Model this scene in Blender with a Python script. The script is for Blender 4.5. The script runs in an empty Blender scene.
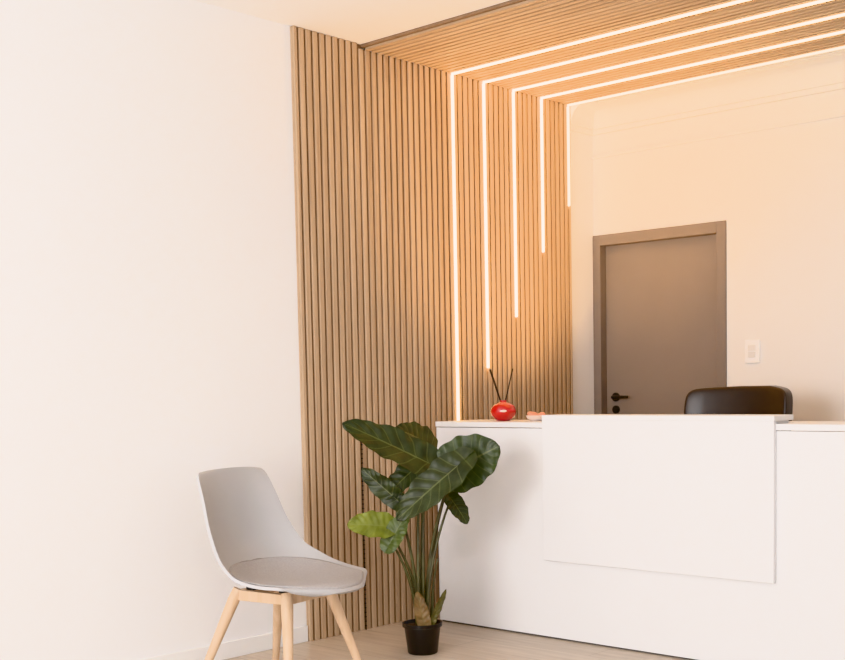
import bpy, bmesh, math, random
from mathutils import Vector, Matrix
random.seed(4)
S=bpy.context.scene
COL=S.collection
PI=math.pi

# ------------------------------------------------------------ materials
def new_mat(name,color,rough=0.5,metal=0.0,spec=0.5,emis=None,estr=0):
    m=bpy.data.materials.new(name); m.use_nodes=True
    b=m.node_tree.nodes['Principled BSDF']
    b.inputs['Base Color'].default_value=(*color,1)
    b.inputs['Roughness'].default_value=rough
    b.inputs['Metallic'].default_value=metal
    b.inputs['Specular IOR Level'].default_value=spec
    if emis:
        b.inputs['Emission Color'].default_value=(*emis,1)
        b.inputs['Emission Strength'].default_value=estr
    return m
def noisy(m,c1,c2,scale=(1,1,1),nscale=5,detail=4,bump=0.0,lo=0.35,hi=0.65):
    nt=m.node_tree; N=nt.nodes; L=nt.links; b=N['Principled BSDF']
    tc=N.new('ShaderNodeTexCoord'); mp=N.new('ShaderNodeMapping'); mp.inputs['Scale'].default_value=scale
    n=N.new('ShaderNodeTexNoise'); n.inputs['Scale'].default_value=nscale; n.inputs['Detail'].default_value=detail
    r=N.new('ShaderNodeValToRGB'); r.color_ramp.elements[0].color=(*c1,1); r.color_ramp.elements[1].color=(*c2,1)
    r.color_ramp.elements[0].position=lo; r.color_ramp.elements[1].position=hi
    L.new(tc.outputs['Object'],mp.inputs['Vector']); L.new(mp.outputs[0],n.inputs['Vector'])
    L.new(n.outputs['Fac'],r.inputs['Fac']); L.new(r.outputs[0],b.inputs['Base Color'])
    if bump:
        bp=N.new('ShaderNodeBump'); bp.inputs['Strength'].default_value=bump; bp.inputs['Distance'].default_value=0.002
        L.new(n.outputs['Fac'],bp.inputs['Height']); L.new(bp.outputs[0],b.inputs['Normal'])
    return m
M_wall=noisy(new_mat('wall_paint',(.8,.8,.8),.75,spec=.2),(.83,.822,.825),(.845,.837,.838),nscale=1.3,bump=.05)
M_wall2=noisy(new_mat('wall_paint_fine',(.8,.8,.8),.75,spec=.2),(.785,.77,.75),(.80,.785,.765),nscale=2,bump=.03)
M_ceil=noisy(new_mat('ceiling_paint',(.8,.8,.8),.8,spec=.2),(.89,.88,.87),(.90,.89,.88),nscale=2)
M_white=noisy(new_mat('white_laminate',(.8,.8,.8),.35,spec=.4),(.765,.76,.765),(.78,.775,.78),nscale=3)
M_base=new_mat('baseboard_paint',(.82,.81,.80),.5)

def wood_slat(name,axis,pitch,off,c1,c2,dark):
    """axis = grain axis; slat index from world-aligned y."""
    m=new_mat(name,(.5,.35,.2),.55,spec=.3); nt=m.node_tree; N=nt.nodes; L=nt.links; b=N['Principled BSDF']
    tc=N.new('ShaderNodeTexCoord'); sp=N.new('ShaderNodeSeparateXYZ'); L.new(tc.outputs['Object'],sp.inputs[0])
    def mth(op,a,bv):
        n=N.new('ShaderNodeMath'); n.operation=op
        for i,v in enumerate((a,bv)):
            if v is None: continue
            if isinstance(v,(int,float)): n.inputs[i].default_value=v
            else: L.new(v,n.inputs[i])
        return n.outputs[0]
    idx=mth('FLOOR',mth('DIVIDE',mth('SUBTRACT',sp.outputs['Y'],off),pitch),None)
    wn=N.new('ShaderNodeTexWhiteNoise'); wn.noise_dimensions='1D'; L.new(idx,wn.inputs['W'])
    mp=N.new('ShaderNodeMapping'); sc=[55,90,55]; sc['xyz'.index(axis)]=1.6; mp.inputs['Scale'].default_value=sc
    L.new(tc.outputs['Object'],mp.inputs['Vector'])
    add=N.new('ShaderNodeVectorMath'); add.operation='ADD'; L.new(mp.outputs[0],add.inputs[0])
    cmb=N.new('ShaderNodeCombineXYZ')
    v=mth('MULTIPLY',wn.outputs['Value'],40); 
    for k in 'XYZ': L.new(v,cmb.inputs[k])
    L.new(cmb.outputs[0],add.inputs[1])
    n=N.new('ShaderNodeTexNoise'); n.inputs['Scale'].default_value=1.0; n.inputs['Detail'].default_value=6; n.inputs['Roughness'].default_value=.6
    L.new(add.outputs[0],n.inputs['Vector'])
    f=mth('ADD',mth('MULTIPLY',n.outputs['Fac'],1.1),mth('MULTIPLY',wn.outputs['Value'],.25))
    r=N.new('ShaderNodeValToRGB'); e=r.color_ramp.elements
    e[0].position=.38; e[0].color=(*dark,1); e[1].position=.95; e[1].color=(*c2,1)
    k=e.new(.66); k.color=(*c1,1)
    L.new(f,r.inputs['Fac']); L.new(r.outputs[0],b.inputs['Base Color'])
    bp=N.new('ShaderNodeBump'); bp.inputs['Strength'].default_value=.12; bp.inputs['Distance'].default_value=.001
    L.new(n.outputs['Fac'],bp.inputs['Height']); L.new(bp.outputs[0],b.inputs['Normal'])
    return m
PITCH=.0408; G0=.32
WC1=(.485,.350,.235); WC2=(.56,.42,.295); WD=(.39,.27,.175)
M_slat_w=wood_slat('oak_slat_wall','z',PITCH,G0-.3,WC1,WC2,WD)
M_slat_c=wood_slat('oak_slat_ceiling','x',PITCH,G0-.3,WC1,WC2,WD)
M_groove=noisy(new_mat('oak_groove',(.2,.12,.07),.7),(.22,.145,.09),(.27,.18,.115),nscale=20)
M_led=new_mat('led_diffuser',(1,.9,.75),.5,emis=(1.0,.64,.29),estr=19.0)
M_led2=new_mat('led_diffuser_dim',(1,.9,.75),.5,emis=(1.0,.72,.42),estr=8.0)
M_door=noisy(new_mat('door_taupe',(.2,.16,.13),.65,spec=.2),(.245,.208,.184),(.255,.217,.192),nscale=3)
M_frame=noisy(new_mat('door_frame_taupe',(.2,.15,.12),.65,spec=.2),(.222,.187,.166),(.232,.197,.175),nscale=3)
M_black=new_mat('black_metal',(.012,.012,.012),.4)
M_leather=noisy(new_mat('dark_leather',(.02,.015,.012),.3,spec=.5),(.026,.016,.012),(.028,.018,.013),nscale=30)
M_blackpl=new_mat('black_plastic',(.02,.02,.02),.45)
M_shell=noisy(new_mat('grey_shell_plastic',(.5,.48,.47),.5,spec=.35),(.40,.392,.395),(.42,.412,.415),nscale=4)
M_cush=noisy(new_mat('grey_seat_pad',(.42,.38,.36),.7,spec=.2),(.345,.328,.325),(.385,.368,.365),nscale=140,bump=.3)
M_beech=noisy(new_mat('beech_wood',(.7,.48,.3),.5),(.60,.42,.27),(.69,.50,.345),scale=(30,30,2),nscale=1.4)
M_soil=noisy(new_mat('soil',(.05,.03,.02),.9),(.02,.014,.01),(.08,.055,.035),nscale=90,bump=1)
M_pot=new_mat('black_pot',(.014,.013,.013),.35)
M_red=new_mat('red_glass',(.50,.008,.010),.06,spec=.8)
M_red.node_tree.nodes['Principled BSDF'].inputs['Coat Weight'].default_value=.8
M_reed=new_mat('dark_reed',(.03,.02,.015),.8)
M_coral=new_mat('coral_ceramic',(.80,.33,.20),.3)
M_porc=new_mat('white_ceramic',(.85,.70,.62),.3)
M_switch=new_mat('switch_plastic',(.94,.93,.92),.35)
M_sw2=new_mat('switch_rocker_plastic',(.70,.68,.66),.35)
M_gap=new_mat('shadow_gap',(.12,.11,.10),.8)

def floor_mat():
    m=new_mat('light_wood_floor',(.6,.5,.4),.38,spec=.4); nt=m.node_tree; N=nt.nodes; L=nt.links; b=N['Principled BSDF']
    tc=N.new('ShaderNodeTexCoord'); mp=N.new('ShaderNodeMapping')
    L.new(tc.outputs['Object'],mp.inputs['Vector'])
    br=N.new('ShaderNodeTexBrick'); br.inputs['Scale'].default_value=1; br.inputs['Brick Width'].default_value=1.2; br.inputs['Row Height'].default_value=.19
    br.inputs['Mortar Size'].default_value=.0018; br.inputs['Color1'].default_value=(.53,.445,.36,1); br.inputs['Color2'].default_value=(.59,.505,.415,1)
    br.inputs['Mortar'].default_value=(.38,.30,.23,1)
    L.new(mp.outputs[0],br.inputs['Vector'])
    mp2=N.new('ShaderNodeMapping'); mp2.inputs['Scale'].default_value=(2,22,1); L.new(tc.outputs['Object'],mp2.inputs['Vector'])
    n=N.new('ShaderNodeTexNoise'); n.inputs['Scale'].default_value=1.5; n.inputs['Detail'].default_value=6; L.new(mp2.outputs[0],n.inputs['Vector'])
    r=N.new('ShaderNodeValToRGB'); r.color_ramp.elements[0].position=.3; r.color_ramp.elements[0].color=(.84,.82,.80,1); r.color_ramp.elements[1].position=.7; r.color_ramp.elements[1].color=(1.04,1.04,1.04,1)
    L.new(n.outputs['Fac'],r.inputs['Fac'])
    mx=N.new('ShaderNodeMix'); mx.data_type='RGBA'; mx.blend_type='MULTIPLY'; mx.inputs['Factor'].default_value=1
    L.new(br.outputs['Color'],mx.inputs['A']); L.new(r.outputs[0],mx.inputs['B']); L.new(mx.outputs['Result'],b.inputs['Base Color'])
    return m
M_floor=floor_mat()

def leaf_mat():
    m=new_mat('leaf',(.05,.12,.03),.45,spec=.4); nt=m.node_tree; N=nt.nodes; L=nt.links; b=N['Principled BSDF']
    uv=N.new('ShaderNodeUVMap'); uv.uv_map='UVMap'; sp=N.new('ShaderNodeSeparateXYZ'); L.new(uv.outputs[0],sp.inputs[0])
    def mth(op,a,bv=None):
        n=N.new('ShaderNodeMath'); n.operation=op
        for i,v in enumerate((a,bv)):
            if v is None: continue
            if isinstance(v,(int,float)): n.inputs[i].default_value=v
            else: L.new(v,n.inputs[i])
        return n.outputs[0]
    au=mth('ABSOLUTE',mth('SUBTRACT',sp.outputs['Y'],.5))   # 0..0.5
    mid=mth('LESS_THAN',au,.020)
    fr=mth('FRACT',mth('SUBTRACT',mth('MULTIPLY',sp.outputs['X'],7.0),mth('MULTIPLY',au,3.6)))
    vein=mth('LESS_THAN',fr,.10)
    vm=mth('MAXIMUM',mid,mth('MULTIPLY',vein,.5))
    vc=N.new('ShaderNodeVertexColor'); vc.layer_name='tint'
    tc=N.new('ShaderNodeTexCoord'); n=N.new('ShaderNodeTexNoise'); n.inputs['Scale'].default_value=18; L.new(tc.outputs['Object'],n.inputs['Vector'])
    r=N.new('ShaderNodeValToRGB'); r.color_ramp.elements[0].position=.3; r.color_ramp.elements[0].color=(.65,.65,.65,1); r.color_ramp.elements[1].position=.7; r.color_ramp.elements[1].color=(1.25,1.2,1.05,1)
    L.new(n.outputs['Fac'],r.inputs['Fac'])
    mu=N.new('ShaderNodeMix'); mu.data_type='RGBA'; mu.blend_type='MULTIPLY'; mu.inputs['Factor'].default_value=1
    L.new(vc.outputs['Color'],mu.inputs['A']); L.new(r.outputs[0],mu.inputs['B'])
    mx=N.new('ShaderNodeMix'); mx.data_type='RGBA'; L.new(mth('MULTIPLY',vm,.35),mx.inputs['Factor']); L.new(mu.outputs['Result'],mx.inputs['A'])
    mx.inputs['B'].default_value=(.22,.24,.09,1)
    L.new(mx.outputs['Result'],b.inputs['Base Color'])
    return m
M_leaf=leaf_mat()
M_stem=noisy(new_mat('leaf_stalk',(.1,.11,.04),.5),(.06,.055,.03),(.10,.10,.045),nscale=14)

# ------------------------------------------------------------ mesh helpers
def obj(name,verts,faces,mat,smooth=False,parent=None,loc=(0,0,0),mats=None,fm=None):
    me=bpy.data.meshes.new(name); me.from_pydata([tuple(v) for v in verts],[],faces)
    for mm in (mats or [mat]): me.materials.append(mm)
    if fm:
        for p,i in zip(me.polygons,fm): p.material_index=i
    if smooth:
        for p in me.polygons: p.use_smooth=True
    bm=bmesh.new(); bm.from_mesh(me); bmesh.ops.recalc_face_normals(bm,faces=bm.faces); bm.to_mesh(me); bm.free()
    o=bpy.data.objects.new(name,me); COL.objects.link(o); o.location=loc
    if parent: o.parent=parent
    return o
def boxvf(x0,x1,y0,y1,z0,z1,V,F):
    n=len(V)
    V+= [(x0,y0,z0),(x1,y0,z0),(x1,y1,z0),(x0,y1,z0),(x0,y0,z1),(x1,y0,z1),(x1,y1,z1),(x0,y1,z1)]
    F+= [tuple(n+i for i in f) for f in ((0,3,2,1),(4,5,6,7),(0,1,5,4),(1,2,6,5),(2,3,7,6),(3,0,4,7))]
def boxes(name,L,mat,parent=None,bevel=0,loc=(0,0,0),seg=2):
    V=[];F=[]
    for b in L: boxvf(*b,V,F)
    o=obj(name,V,F,mat,parent=parent,loc=loc)
    if bevel:
        m=o.modifiers.new('bev','BEVEL'); m.width=bevel; m.segments=seg; m.limit_method='ANGLE'
    return o
def empty(name,loc,label,cat,**kw):
    e=bpy.data.objects.new(name,None); e.empty_display_size=.1; COL.objects.link(e); e.location=loc
    e['label']=label; e['category']=cat
    for k,v in kw.items(): e[k]=v
    return e
def tag(o,label,cat): o['label']=label; o['category']=cat; return o
def struct(o,label=None):
    o['kind']='structure'
    if label: o['label']=label
    return o
def lathe(name,prof,mat,parent=None,loc=(0,0,0),n=40,smooth=True):
    V=[];F=[]
    for r,z in prof:
        for i in range(n):
            a=2*PI*i/n; V.append((r*math.cos(a),r*math.sin(a),z))
    for j in range(len(prof)-1):
        for i in range(n):
            k=(i+1)%n; F.append((j*n+i,j*n+k,(j+1)*n+k,(j+1)*n+i))
    F.append(tuple(range(n))); F.append(tuple(range((len(prof)-1)*n,len(prof)*n)))
    o=obj(name,V,F,mat,smooth=smooth,parent=parent,loc=loc)
    m=o.modifiers.new('es','EDGE_SPLIT'); m.split_angle=math.radians(50)
    return o
def tubevf(pts,rad,V,F,n=10,flat=(1,1)):
    pts=[Vector(p) for p in pts]; base=len(V); up=Vector((0,0,1))
    prev=None
    for i,p in enumerate(pts):
        d=(pts[min(i+1,len(pts)-1)]-pts[max(i-1,0)]).normalized()
        if prev is None:
            a=d.cross(Vector((0,1,0)) if abs(d.y)<.9 else Vector((1,0,0))).normalized()
        else: a=(prev-d*prev.dot(d)).normalized()
        prev=a; b=d.cross(a); r=rad[i] if isinstance(rad,(list,tuple)) else rad
        for k in range(n):
            t=2*PI*k/n; V.append(p+a*math.cos(t)*r*flat[0]+b*math.sin(t)*r*flat[1])
    for i in range(len(pts)-1):
        for k in range(n):
            k2=(k+1)%n; F.append((base+i*n+k,base+i*n+k2,base+(i+1)*n+k2,base+(i+1)*n+k))
    F.append(tuple(base+k for k in range(n))); F.append(tuple(base+(len(pts)-1)*n+k for k in range(n)))
def tube(name,pts,rad,mat,parent=None,n=12,loc=(0,0,0)):
    V=[];F=[]; tubevf(pts,rad,V,F,n); o=obj(name,V,F,mat,smooth=True,parent=parent,loc=loc)
    m=o.modifiers.new('es','EDGE_SPLIT'); m.split_angle=math.radians(50); return o
def superell(name,r,e1,e2,mat,parent=None,loc=(0,0,0),fn=None,nu=40,nv=24):
    V=[];F=[]
    def c(w,e): x=math.cos(w); return math.copysign(abs(x)**e,x)
    def s(w,e): x=math.sin(w); return math.copysign(abs(x)**e,x)
    for j in range(nv+1):
        v=-PI/2+PI*j/nv
        for i in range(nu):
            u=-PI+2*PI*i/nu
            p=[r[0]*c(v,e1)*c(u,e2),r[1]*c(v,e1)*s(u,e2),r[2]*s(v,e1)]
            if fn: p=fn(p)
            V.append(p)
    for j in range(nv):
        for i in range(nu):
            k=(i+1)%nu; F.append((j*nu+i,j*nu+k,(j+1)*nu+k,(j+1)*nu+i))
    o=obj(name,V,F,mat,smooth=True,parent=parent,loc=loc)
    bm=bmesh.new(); bm.from_mesh(o.data); bmesh.ops.remove_doubles(bm,verts=bm.verts,dist=1e-5); bmesh.ops.recalc_face_normals(bm,faces=bm.faces); bm.to_mesh(o.data); bm.free()
    return o
def crom(P,t):
    n=len(P)-1; i=min(int(t*n),n-1); f=t*n-i
    p0=P[max(i-1,0)];p1=P[i];p2=P[i+1];p3=P[min(i+2,n)]
    return [.5*((2*b)+(c-a)*f+(2*a-5*b+4*c-d)*f*f+(-a+3*b-3*c+d)*f**3) for a,b,c,d in zip(p0,p1,p2,p3)]

# ------------------------------------------------------------ room shell
WX=-.024; CZ=2.795; YB=1.57
struct(boxes('floor',[(-.2,6.5,-6.5,1.75,-.1,0)],M_floor),'pale wood plank floor')
struct(boxes('ceiling',[(-.2,6.5,-6.5,1.75,CZ,CZ+.1)],M_ceil),'smooth cream painted ceiling')
struct(boxes('wall_left',[(WX-.15,WX,-6.5,YB+.18,0,CZ)],M_wall),'plain off-white painted wall')
DX0,DX1,DZ=.030,.815,2.0   # door opening
struct(boxes('wall_back',[(DX1,6.5,YB,YB+.15,0,CZ),(WX,DX1,YB,YB+.15,DZ,CZ),(WX,DX0,YB,YB+.15,0,DZ)],M_wall2),'cream painted wall with a doorway')
PL_Y0=-.726
struct(boxes('baseboard_left',[(WX,WX+.012,-6.5,PL_Y0-.002,0,.075)],M_base,bevel=.003),'low white baseboard')
struct(boxes('baseboard_back',[(.88,6.5,YB-.014,YB,0,.075)],M_base,bevel=.003),'low white baseboard')
prof=[(0,0),(.16,0),(.16,-.018),(.142,-.020)]+[(.142-.112*math.sin(a),-.022-.088*(1-math.cos(a))) for a in [i*PI/2/12 for i in range(13)]]+[(.030,-.128),(.018,-.130),(.018,-.156),(.004,-.158),(0,-.158)]
def crown(name,path,label):
    V=[];F=[];n=len(prof)
    for (fx,fy) in path:
        for d,z in prof: V.append((fx(d),fy(d),CZ+z))
    for i in range(len(path)-1):
        for k in range(n):
            k2=(k+1)%n; F.append((i*n+k,i*n+k2,(i+1)*n+k2,(i+1)*n+k))
    F.append(tuple(range(n)))
    o=struct(obj(name,V,F,M_wall2,smooth=True),label)
    m=o.modifiers.new('es','EDGE_SPLIT'); m.split_angle=math.radians(30)
crown('trim_1',[(lambda d:WX+d,lambda d:1.325),(lambda d:WX+d,lambda d:YB-d),(lambda d:6.5,lambda d:YB-d)],'cream cove crown moulding')
struct(boxes('trim_2',[(WX,6.5,YB-.014,YB,2.50,2.516)],M_wall2,bevel=.004),'thin picture rail moulding')

# ------------------------------------------------------------ slat panels
def slat_profile(a0,a1,d0,d1,ch=.0025):
    return [(a0,d0),(a0,d1-ch),(a0+ch,d1),(a1-ch,d1),(a1,d1-ch),(a1,d0)]
def extr(P,mapf,l0,l1,V,F):
    n=len(P); b=len(V)
    for l in (l0,l1):
        for a,d in P: V.append(mapf(a,d,l))
    for k in range(n):
        k2=(k+1)%n; F.append((b+k,b+k2,b+n+k2,b+n+k))
    F.append(tuple(b+k for k in range(n))); F.append(tuple(b+n+k for k in range(n)))
GW=.0058; GD=.013; CY0=-.305
LED_Y=[G0+6*PITCH*i for i in range(5)]
LED_Z=[.955,1.27,1.55,1.92,2.20]
V=[];F=[];fm=[]
boxvf(WX,-GD+.001,CY0,1.322,0.0,2.775,V,F); fm+=[1]*6
boxvf(WX,-GD+.001,PL_Y0,CY0,0.0,CZ-.002,V,F); fm+=[1,1,0,1,1,0]
k=-26
y=G0+PITCH*k
while y<1.33:
    a0=y+GW; a1=y+PITCH-GW
    if a1>PL_Y0+.01 and a0<1.318:
        a0=max(a0,PL_Y0+.001); a1=min(a1,1.321); nf=len(F)
        zt=CZ-.002 if a1<CY0+.002 else 2.77
        extr(slat_profile(a0,a1,-GD,0),lambda a,d,l:(d,a,l),.0,zt,V,F); fm+=[0]*(len(F)-nf)
    y+=PITCH
pw=empty('slat_wall_panel',(0,.3,0),'tall oak fluted slat panel fixed to the wall with warm light strips','wall panel')
o=obj('slat_board',[(a,b-.3,c) for a,b,c in V],F,None,parent=pw,mats=[M_slat_w,M_groove],fm=fm)
def strip_profile(w,d0,d1):
    return [(-w,d0),(-w,d1-w*.8)]+[(-w*math.cos(t),d1-w*.8+w*.8*math.sin(t)) for t in [PI*i/6 for i in range(1,6)]]+[(w,d1-w*.8),(w,d0)]
for i,(yy,zz) in enumerate(zip(LED_Y,LED_Z)):
    V=[];F=[]; extr(strip_profile(.0045,-.012,.009),lambda a,d,l:(d,a,l),zz,2.760,V,F)
    obj('light_strip',V,F,M_led if i<4 else M_led2,parent=pw,loc=(0,yy-.3,0))['label']='warm white glowing vertical light strip'
V=[];F=[];fm=[]; ZC=2.77
boxvf(-.02,2.9,CY0,1.322,ZC+GD-.001,CZ,V,F); fm+=[1]*6
y=G0-PITCH*17
while y<1.33:
    a0=y+GW; a1=y+PITCH-GW
    if a1>CY0+.01 and a0<1.318:
        a0=max(a0,CY0+.001); a1=min(a1,1.321); nf=len(F)
        extr(slat_profile(a0,a1,-GD,0),lambda a,d,l:(l,a,ZC-d),.0,2.9,V,F); fm+=[0]*(len(F)-nf)
    y+=PITCH
pc=empty('slat_ceiling_panel',(0,.3,CZ),'oak fluted slat panel on the ceiling with warm light strips','ceiling panel')
o=obj('slat_board',[(a,b-.3,c-CZ) for a,b,c in V],F,None,parent=pc,mats=[M_slat_c,M_groove],fm=fm)
for i,yy in enumerate(LED_Y):
    V=[];F=[]; extr(strip_profile(.0045,-.012,.008),lambda a,d,l:(l,a,ZC-CZ-d),0,2.88,V,F)
    obj('light_strip',V,F,M_led if i<4 else M_led2,parent=pc,loc=(0,yy-.3,0))['label']='warm white glowing horizontal light strip'
V=[];F=[]
tubevf([(0,0,0),(0,0,.93)],.0022,V,F,8)
z=.02
while z<.93:
    tubevf([(0,0,z-.004),(0,0,z),(0,0,z+.004)],[.002,.0055,.002],V,F,8); z+=.022
cab=obj('beaded_cord',V,F,M_blackpl,smooth=True,loc=(.004,-.375,0.0))
tag(cab,'thin dark beaded cord hanging down the slat panel','cord')

# ------------------------------------------------------------ door
d=bpy.data.objects.new('door_1',None); COL.objects.link(d); d.location=(.42,YB,0); struct(d,'taupe interior door in a matching frame')
ox=-.42
boxes('door_frame',[(-.023+ox,.031+ox,-.012,.06,0,2.052),(.812+ox,.870+ox,-.012,.06,0,2.052),(.031+ox,.812+ox,-.012,.06,1.99,2.052)],M_frame,parent=d,bevel=.002)
boxes('door_slab',[(.031+ox,.812+ox,.045,.085,.005,1.99)],M_door,parent=d,bevel=.002)
h=bpy.data.objects.new('door_handle',None); COL.objects.link(h); h.parent=d; h.location=(.10+ox,.045,1.095)
h['label']='black lever handle with round rose'
def ycyl(name,r,y0,y1,mat,parent,loc): 
    return tube(name,[(0,y0,0),(0,y1,0)],r,mat,parent=parent,n=24,loc=loc)
ycyl('handle_rose',.026,-.009,0,M_black,h,(0,0,0))
tube('handle_lever',[(0,-.005,0),(0,-.045,0),(.01,-.055,0),(.06,-.055,.0),(.115,-.052,0)],[.009,.009,.010,.009,.008],M_black,parent=h)
ycyl('key_rose',.024,-.009,0,M_black,h,(0,0,-.075))
sw=empty('light_switch',(1.03,YB,1.335),'white double rocker light switch plate on the wall','light switch')
boxes('switch_plate',[(-.044,.044,-.012,0,-.062,.062)],M_switch,parent=sw,bevel=.003)
boxes('switch_rocker',[(-.022,.022,-.017,-.011,.002,.034)],M_sw2,parent=sw,bevel=.002)
boxes('switch_rocker',[(-.022,.022,-.017,-.011,-.034,-.002)],M_sw2,parent=sw,bevel=.002)

# ------------------------------------------------------------ reception desk
X0,X1=.144,2.95
dk=empty('reception_desk',(X0,0,0),'long white laminate reception desk with floating front panel','reception desk')
W=X1-X0
boxes('desk_body',[(0,W,0,.03,.008,.972),(0,.03,.03,.34,.008,.972),(W-.03,W,.03,.34,.008,.972)],M_white,parent=dk,bevel=.0015)
boxes('desk_base_shade',[(.01,W-.01,.008,.03,0,.01),(.01,.03,.03,.33,0,.01)],M_gap,parent=dk)  # recessed base strip, coloured dark to stand for the shade under the desk
boxes('counter_top',[(-.002,W+.002,-.004,.345,.975,1.0)],M_white,parent=dk,bevel=.0015)
boxes('worktop',[(.03,W-.03,.03,.46,.715,.74)],M_white,parent=dk,bevel=.002)
PX0,PX1=.83-X0,1.99-X0
boxes('front_panel',[(PX0,PX1,-.024,-.0005,.368,1.012)],M_white,parent=dk,bevel=.0015)
boxes('raised_shelf',[(PX0,PX1+.002,-.025,.14,1.012,1.034)],M_white,parent=dk,bevel=.0015)
boxes('shelf_support',[(PX0+.01,PX1-.01,-.003,.12,.9995,1.0125)],M_white,parent=dk)

# ------------------------------------------------------------ diffuser
df=empty('reed_diffuser',(.455,.15,1.0),'round red glass reed diffuser with dark reeds on the desk','reed diffuser')
lathe('bottle',[(.0,.0),(.03,.0),(.042,.008),(.058,.026),(.064,.047),(.058,.068),(.044,.082),(.026,.090),(.017,.093),(.016,.101),(.013,.101),(.012,.092),(.0,.092)],M_red,parent=df,n=64)
superell('bottle_mark',(.015,.004,.006),1,1,M_porc,parent=df,loc=(.040,-.046,.049)).rotation_euler=(0,0,math.radians(42))
for a,b in ((-.066,.02),(-.058,-.02),(.045,.01)):
    rx,ry=.748*a,.664*a
    tube('reed',[(-rx*.12,-ry*.12,.03),(rx,ry+b*.5,.258-abs(a)*.1)],.0028,M_reed,parent=df,n=8)
td=empty('trinket_dish',(.645,.17,1.0),'small pale coral ceramic trinket dish on the desk','dish')
lathe('dish_bowl',[(0,0),(.024,0),(.028,.003),(.044,.012),(.052,.026),(.049,.028),(.038,.014),(.0,.008)],M_porc,parent=td)
superell('dish_sweet',(.034,.020,.016),1,1,M_coral,parent=td,loc=(-.008,-.01,.027)).rotation_euler=(0,.35,.7)
superell('dish_sweet',(.022,.016,.014),1,1,M_coral,parent=td,loc=(.018,.014,.027)).rotation_euler=(0,-.3,.2)

# ------------------------------------------------------------ office chair (faces the desk, -y)
oc=empty('office_chair',(1.27,.74,0),'dark leather high-back office chair behind the desk','office chair')
def bend(p):
    x,y,z=p
    y-= .7*x*x
    y+= .12*z
    if z>0:
        z-= (.05*(-x-.05) if x<-.05 else 0) + (.14*(x-.17) if x>.17 else 0)
    return (x,y,z)
superell('backrest',(.282,.045,.308),.17,.18,M_leather,parent=oc,loc=(0,.26,.842),fn=bend,nu=96,nv=64)
superell('seat',(.26,.25,.055),.5,.45,M_leather,parent=oc,loc=(0,.0,.47))
for sx in (-1,1):
    tube('armrest',[(sx*.25,.12,.44),(sx*.31,.12,.46),(sx*.315,.11,.60),(sx*.315,.06,.65),(sx*.315,-.12,.655),(sx*.31,-.16,.62)],[.014,.016,.018,.022,.024,.018],M_blackpl,parent=oc)
tube('gas_column',[(0,0,.10),(0,0,.28),(0,0,.281),(0,0,.43)],[.03,.03,.018,.018],M_blackpl,parent=oc)
V=[];F=[]
for i in range(5):
    a=2*PI*i/5+.3; tubevf([(0,0,.12),(.15*math.cos(a),.15*math.sin(a),.105),(.30*math.cos(a),.30*math.sin(a),.075)],[.03,.022,.016],V,F,10)
obj('star_base',V,F,M_blackpl,smooth=True,parent=oc)
for i in range(5):
    a=2*PI*i/5+.3; c=Vector((.30*math.cos(a),.30*math.sin(a),.03)); t=Vector((-math.sin(a),math.cos(a),0))*.022
    V=[];F=[]; tubevf([c-t,c-t*.25],.03,V,F,16); tubevf([c+t*.25,c+t],.03,V,F,16); tubevf([c,c+Vector((0,0,.05))],.008,V,F,8); tubevf([c-t*.5,c+t*.5],.008,V,F,8)
    obj('caster',V,F,M_blackpl,parent=oc)

# ------------------------------------------------------------ side chair (faces +x)
ch=empty('side_chair',(.53,-1.31,0),'light grey moulded shell chair with beech legs beside the wall','chair')
ch.rotation_euler=(0,0,math.radians(9))
ST=[# cx, cz, halfw, liftx, liftz
(-.285,.854,.165,.010,-.012),(-.280,.834,.192,.024,-.008),(-.264,.74,.210,.050,0),(-.243,.635,.228,.072,.0),(-.208,.530,.252,.10,.008),
(-.145,.450,.280,.105,.040),(-.05,.416,.294,.070,.044),(.06,.410,.294,.025,.034),(.16,.414,.285,-.01,.022),(.255,.420,.260,-.04,.012),(.325,.415,.215,-.085,0.0),(.352,.398,.15,-.08,0)]
def shell_pt(v,u,off=0):
    cx,cz,w,lx,lz=crom(ST,v); a=abs(u)**2.3
    return Vector((cx+lx*a,u*w,cz+lz*a))
NU,NV=28,56
V=[];F=[]
for j in range(NV+1):
    for i in range(NU+1): V.append(shell_pt(j/NV,-1+2*i/NU))
for j in range(NV):
    for i in range(NU): a=j*(NU+1)+i; F.append((a,a+1,a+NU+2,a+NU+1))
o=obj('seat_shell',V,F,M_shell,smooth=True,parent=ch)
m=o.modifiers.new('sol','SOLIDIFY'); m.thickness=.012; m.offset=0
m=o.modifiers.new('bev','BEVEL'); m.width=.004; m.segments=2; m.limit_method='ANGLE'
V=[];F=[];n=56; rings=[(0,.007),(.5,.007),(.88,.006),(.96,.0045),(1.0,.001),(.985,-.001),(.9,-.002)]
for rr,zz in rings:
    for k in range(n):
        t=2*PI*k/n; cx=math.copysign(abs(math.cos(t))**.58,math.cos(t)); sy=math.copysign(abs(math.sin(t))**.58,math.sin(t))
        v=.69+.272*cx*rr; u=.90*sy*rr*(1-.05*cx)
        p=shell_pt(v,u); V.append((p.x,p.y,p.z+.007+zz))
for j in range(len(rings)-1):
    for k in range(n):
        k2=(k+1)%n; F.append((j*n+k,j*n+k2,(j+1)*n+k2,(j+1)*n+k))
obj('seat_pad',V,F,M_cush,smooth=True,parent=ch)['label']='darker grey padded seat cushion'
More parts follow.
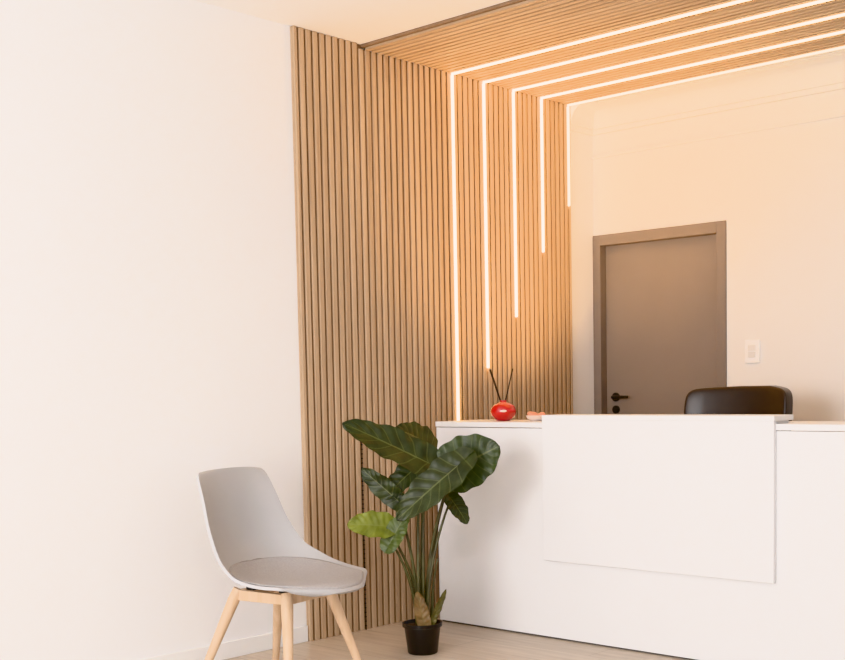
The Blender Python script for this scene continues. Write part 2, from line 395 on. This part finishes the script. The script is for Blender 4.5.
for sx in (-1,1):
    for sy in (-1,1):
        tx=.125*sx; ty=.12*sy
        V=[];F=[]
        fx=.22 if sx>0 else -.260
        fy=.228*sy
        tubevf([(tx,ty,.388),(tx+(fx-tx)*.12,ty+(fy-ty)*.12,.345),(fx,fy,0)],[.021,.0235,.0135],V,F,16)
        o=obj('leg',V,F,M_beech,smooth=True,parent=ch)
        m=o.modifiers.new('es','EDGE_SPLIT'); m.split_angle=math.radians(50)
boxes('seat_frame',[(-.135,.135,-.133,-.107,.345,.385),(-.135,.135,.107,.133,.345,.385),(-.138,-.112,-.107,.107,.345,.385),(.112,.138,-.107,.107,.345,.385)],M_beech,parent=ch,bevel=.003)
boxes('mounting_block',[(-.105,-.065,-.10,.10,.383,.416)],M_blackpl,parent=ch,bevel=.003)
boxes('mounting_block',[(.065,.105,-.10,.10,.383,.406)],M_blackpl,parent=ch,bevel=.003)

# ------------------------------------------------------------ plant
PL=Vector((.58,-.575,0))
pl=empty('potted_plant',PL,'artificial elephant-ear plant with broad dark leaves in a black pot','potted plant')
R=Vector((.748,.664,0)); T=Vector((.664,-.747,0))
def W3(px,py,b=0): return R*((px-423)/227.)+T*b+Vector((0,0,(656-py)/227.))
lathe('pot',[(0,0),(.062,0),(.066,.004),(.080,.118),(.088,.120),(.089,.136),(.083,.136),(.078,.118),(0,.118)],M_pot,parent=pl)
lathe('soil',[(0,.116),(.079,.116),(.079,.121),(.05,.126),(0,.128)],M_soil,parent=pl,n=32)
leafV=[];leafF=[];leafUV=[];leafC=[]
def leaf(B,Tp,w,b0,b1,face,tint,droop=.04,cup=.22,wave=.006,lobe=.28,pw=.62):
    B=W3(*B,b0); Tp=W3(*Tp,b1); d=Tp-B; Ln=d.length; d.normalize()
    nrm=(R*face[0]+T*face[1]+Vector((0,0,face[2]))); nrm=(nrm-d*nrm.dot(d)).normalized(); sd=d.cross(nrm)
    nu,nv=14,34; base=len(leafV); w=w/227./2; ph=random.random()*6; sc=min(1,Ln/.3)
    for j in range(nv+1):
        s=j/nv
        wid=(s**.38)*((1-s)**pw)*1.54*(1+.04*math.sin(s*24+ph))
        for i in range(nu+1):
            u=-1+2*i/nu
            back=-lobe*Ln*(abs(u)**1.5)*(1-s)**2
            p=B+d*(Ln*s*1.0+back)+sd*(u*w*wid)
            p+=nrm*(cup*abs(u)*w*wid*.8 + sc*(wave*math.sin(2*PI*(s*3.0)+ph+u*2)*abs(u) - .004*math.cos(2*PI*(s*7-abs(u)*1.8))*min(1,abs(u)*3)))
            p-=Vector((0,0,1))*droop*(s*s)+nrm*droop*.9*(4*(s-.5)**2-1)*.6
            leafV.append(p); leafUV.append((s,i/nu)); leafC.append(tint)
    for j in range(nv):
        for i in range(nu):
            a=base+j*(nu+1)+i; leafF.append((a,a+1,a+nu+2,a+nu+1))
DK=(.034,.046,.020); MD=(.044,.064,.025); LT=(.075,.105,.03); YG=(.17,.20,.045)
stemV=[];stemF=[]
def stem(B,b0,foot,r0=.0090,r1=.0045,bow=0.0):
    Bp=W3(*B,b0); f=Vector((foot[0],foot[1],.12)); 
    c1=f+Vector((0,0,1))*(Bp.z-f.z)*.55+R*bow; pts=[];rad=[]
    for i in range(15):
        t=i/14; p=f*(1-t)**2+c1*2*t*(1-t)+Bp*t*t; pts.append(p); rad.append(r0*(1-t)+r1*t)
    tubevf(pts,rad,stemV,stemF,10)
leaves=[
 ((434,466),(350,423),49,.02,.08,(-.1,.8,.7),DK,.004,(.01,.0)),
 ((431,448),(398,429),48,-.10,-.07,(.2,.6,.8),DK,.012,(-.01,.01)),
 ((454,474),(503,449),68,.0,.03,(.1,.95,.3),MD,.002,(.02,.01)),
 ((462,467),(402,517),48,.10,.15,(-.1,.85,.6),DK,.006,(.0,.02)),
 ((402,502),(366,468),28,.03,.02,(-.5,.8,.3),DK,.006,(-.02,.0)),
 ((391,527),(352,522),36,.04,.08,(0,.85,.5),YG,.008,(-.02,.01)),
 ((393,544),(411,512),28,.06,.05,(-.3,.9,.2),LT,.006,(-.02,-.01)),
 ((453,500),(470,525),25,.0,.03,(.4,.8,.3),DK,.006,(.03,.0)),
 ((425,466),(387,499),36,-.03,.02,(-.3,.8,.5),DK,.012,(.0,-.02)),
]
for q,(B,Tp,w,b0,b1,face,tint,dr,foot) in enumerate(leaves):
    leaf(B,Tp,w,b0,b1,face,tint,droop=dr)
    st=((B[0]*.93+Tp[0]*.07),(B[1]*.93+Tp[1]*.07))
    stem(st,b0-.004,foot,bow=(B[0]-423)/227.*.05)
stem((440,560),.03,(.03,.03),.009,.003); stem((414,590),.02,(-.03,.01),.008,.003)
leaf((426,627),(419,592),18,.05,.05,(.1,.9,.1),(.22,.15,.08),droop=0)
leaf((434,622),(448,590),9,.04,.05,(.3,.9,.1),(.12,.11,.05),droop=0)
o=obj('foliage',leafV,leafF,M_leaf,smooth=True,parent=pl)
me=o.data; uvl=me.uv_layers.new(name='UVMap'); ca=me.color_attributes.new('tint','FLOAT_COLOR','POINT')
for l in me.loops: uvl.data[l.index].uv=leafUV[l.vertex_index]
for i,c in enumerate(leafC): ca.data[i].color=(*c,1)
obj('stalks',stemV,stemF,M_stem,smooth=True,parent=pl)

# ------------------------------------------------------------ lights
def area(name,loc,target,size,sy,power,color,spread=180):
    l=bpy.data.lights.new(name,'AREA'); l.shape='RECTANGLE'; l.size=size; l.size_y=sy; l.energy=power; l.color=color; l.spread=math.radians(spread)
    o=bpy.data.objects.new(name,l); COL.objects.link(o); o.location=loc
    o.rotation_euler=(Vector(target)-Vector(loc)).to_track_quat('-Z','Y').to_euler(); return o
area('window_daylight',(1.9,-6.0,1.8),(.3,-.6,1.5),1.7,1.4,155,(1,.985,1))
area('ceiling_lamp',(3.6,-2.6,2.7),(3.6,-2.6,0),1.6,1.6,18,(1,.95,.90))
area('ceiling_fill',(2.6,-4.6,.5),(.6,-1.8,2.8),1.5,1.5,50,(1,.98,.965))  # added fill without a real fixture, brightens the ceiling
area('slat_glow_fill',(.85,.75,.78),(.30,.68,2.5),.5,.25,17,(1,.60,.27),95)  # added warm fill hidden behind the desk, boosts the golden glow on the slats
w=bpy.data.worlds.new('world'); S.world=w; w.use_nodes=True
w.node_tree.nodes['Background'].inputs[0].default_value=(.99,.975,1,1); w.node_tree.nodes['Background'].inputs[1].default_value=.80

# ------------------------------------------------------------ camera
cam=bpy.data.cameras.new('camera'); co=bpy.data.objects.new('camera',cam); COL.objects.link(co)
r=Vector((.7482,.6632,-.0172)); u=Vector((-.0374,.0680,.9970)); b=Vector((.6624,-.7453,.0756))
Mx=Matrix(((r.x,u.x,b.x,4.2566),(r.y,u.y,b.y,-4.3447),(r.z,u.z,b.z,1.16),(0,0,0,1)))
co.matrix_world=Mx
cam.sensor_fit='HORIZONTAL'; cam.sensor_width=36; cam.lens=1205.8/845*36
cam.shift_x=-(475-422.5)/845; cam.shift_y=(480-330)/845; cam.clip_start=.05
S.camera=co
try: S.view_settings.view_transform='Khronos PBR Neutral'
except Exception: S.view_settings.view_transform='Standard'
S.view_settings.exposure=0.05
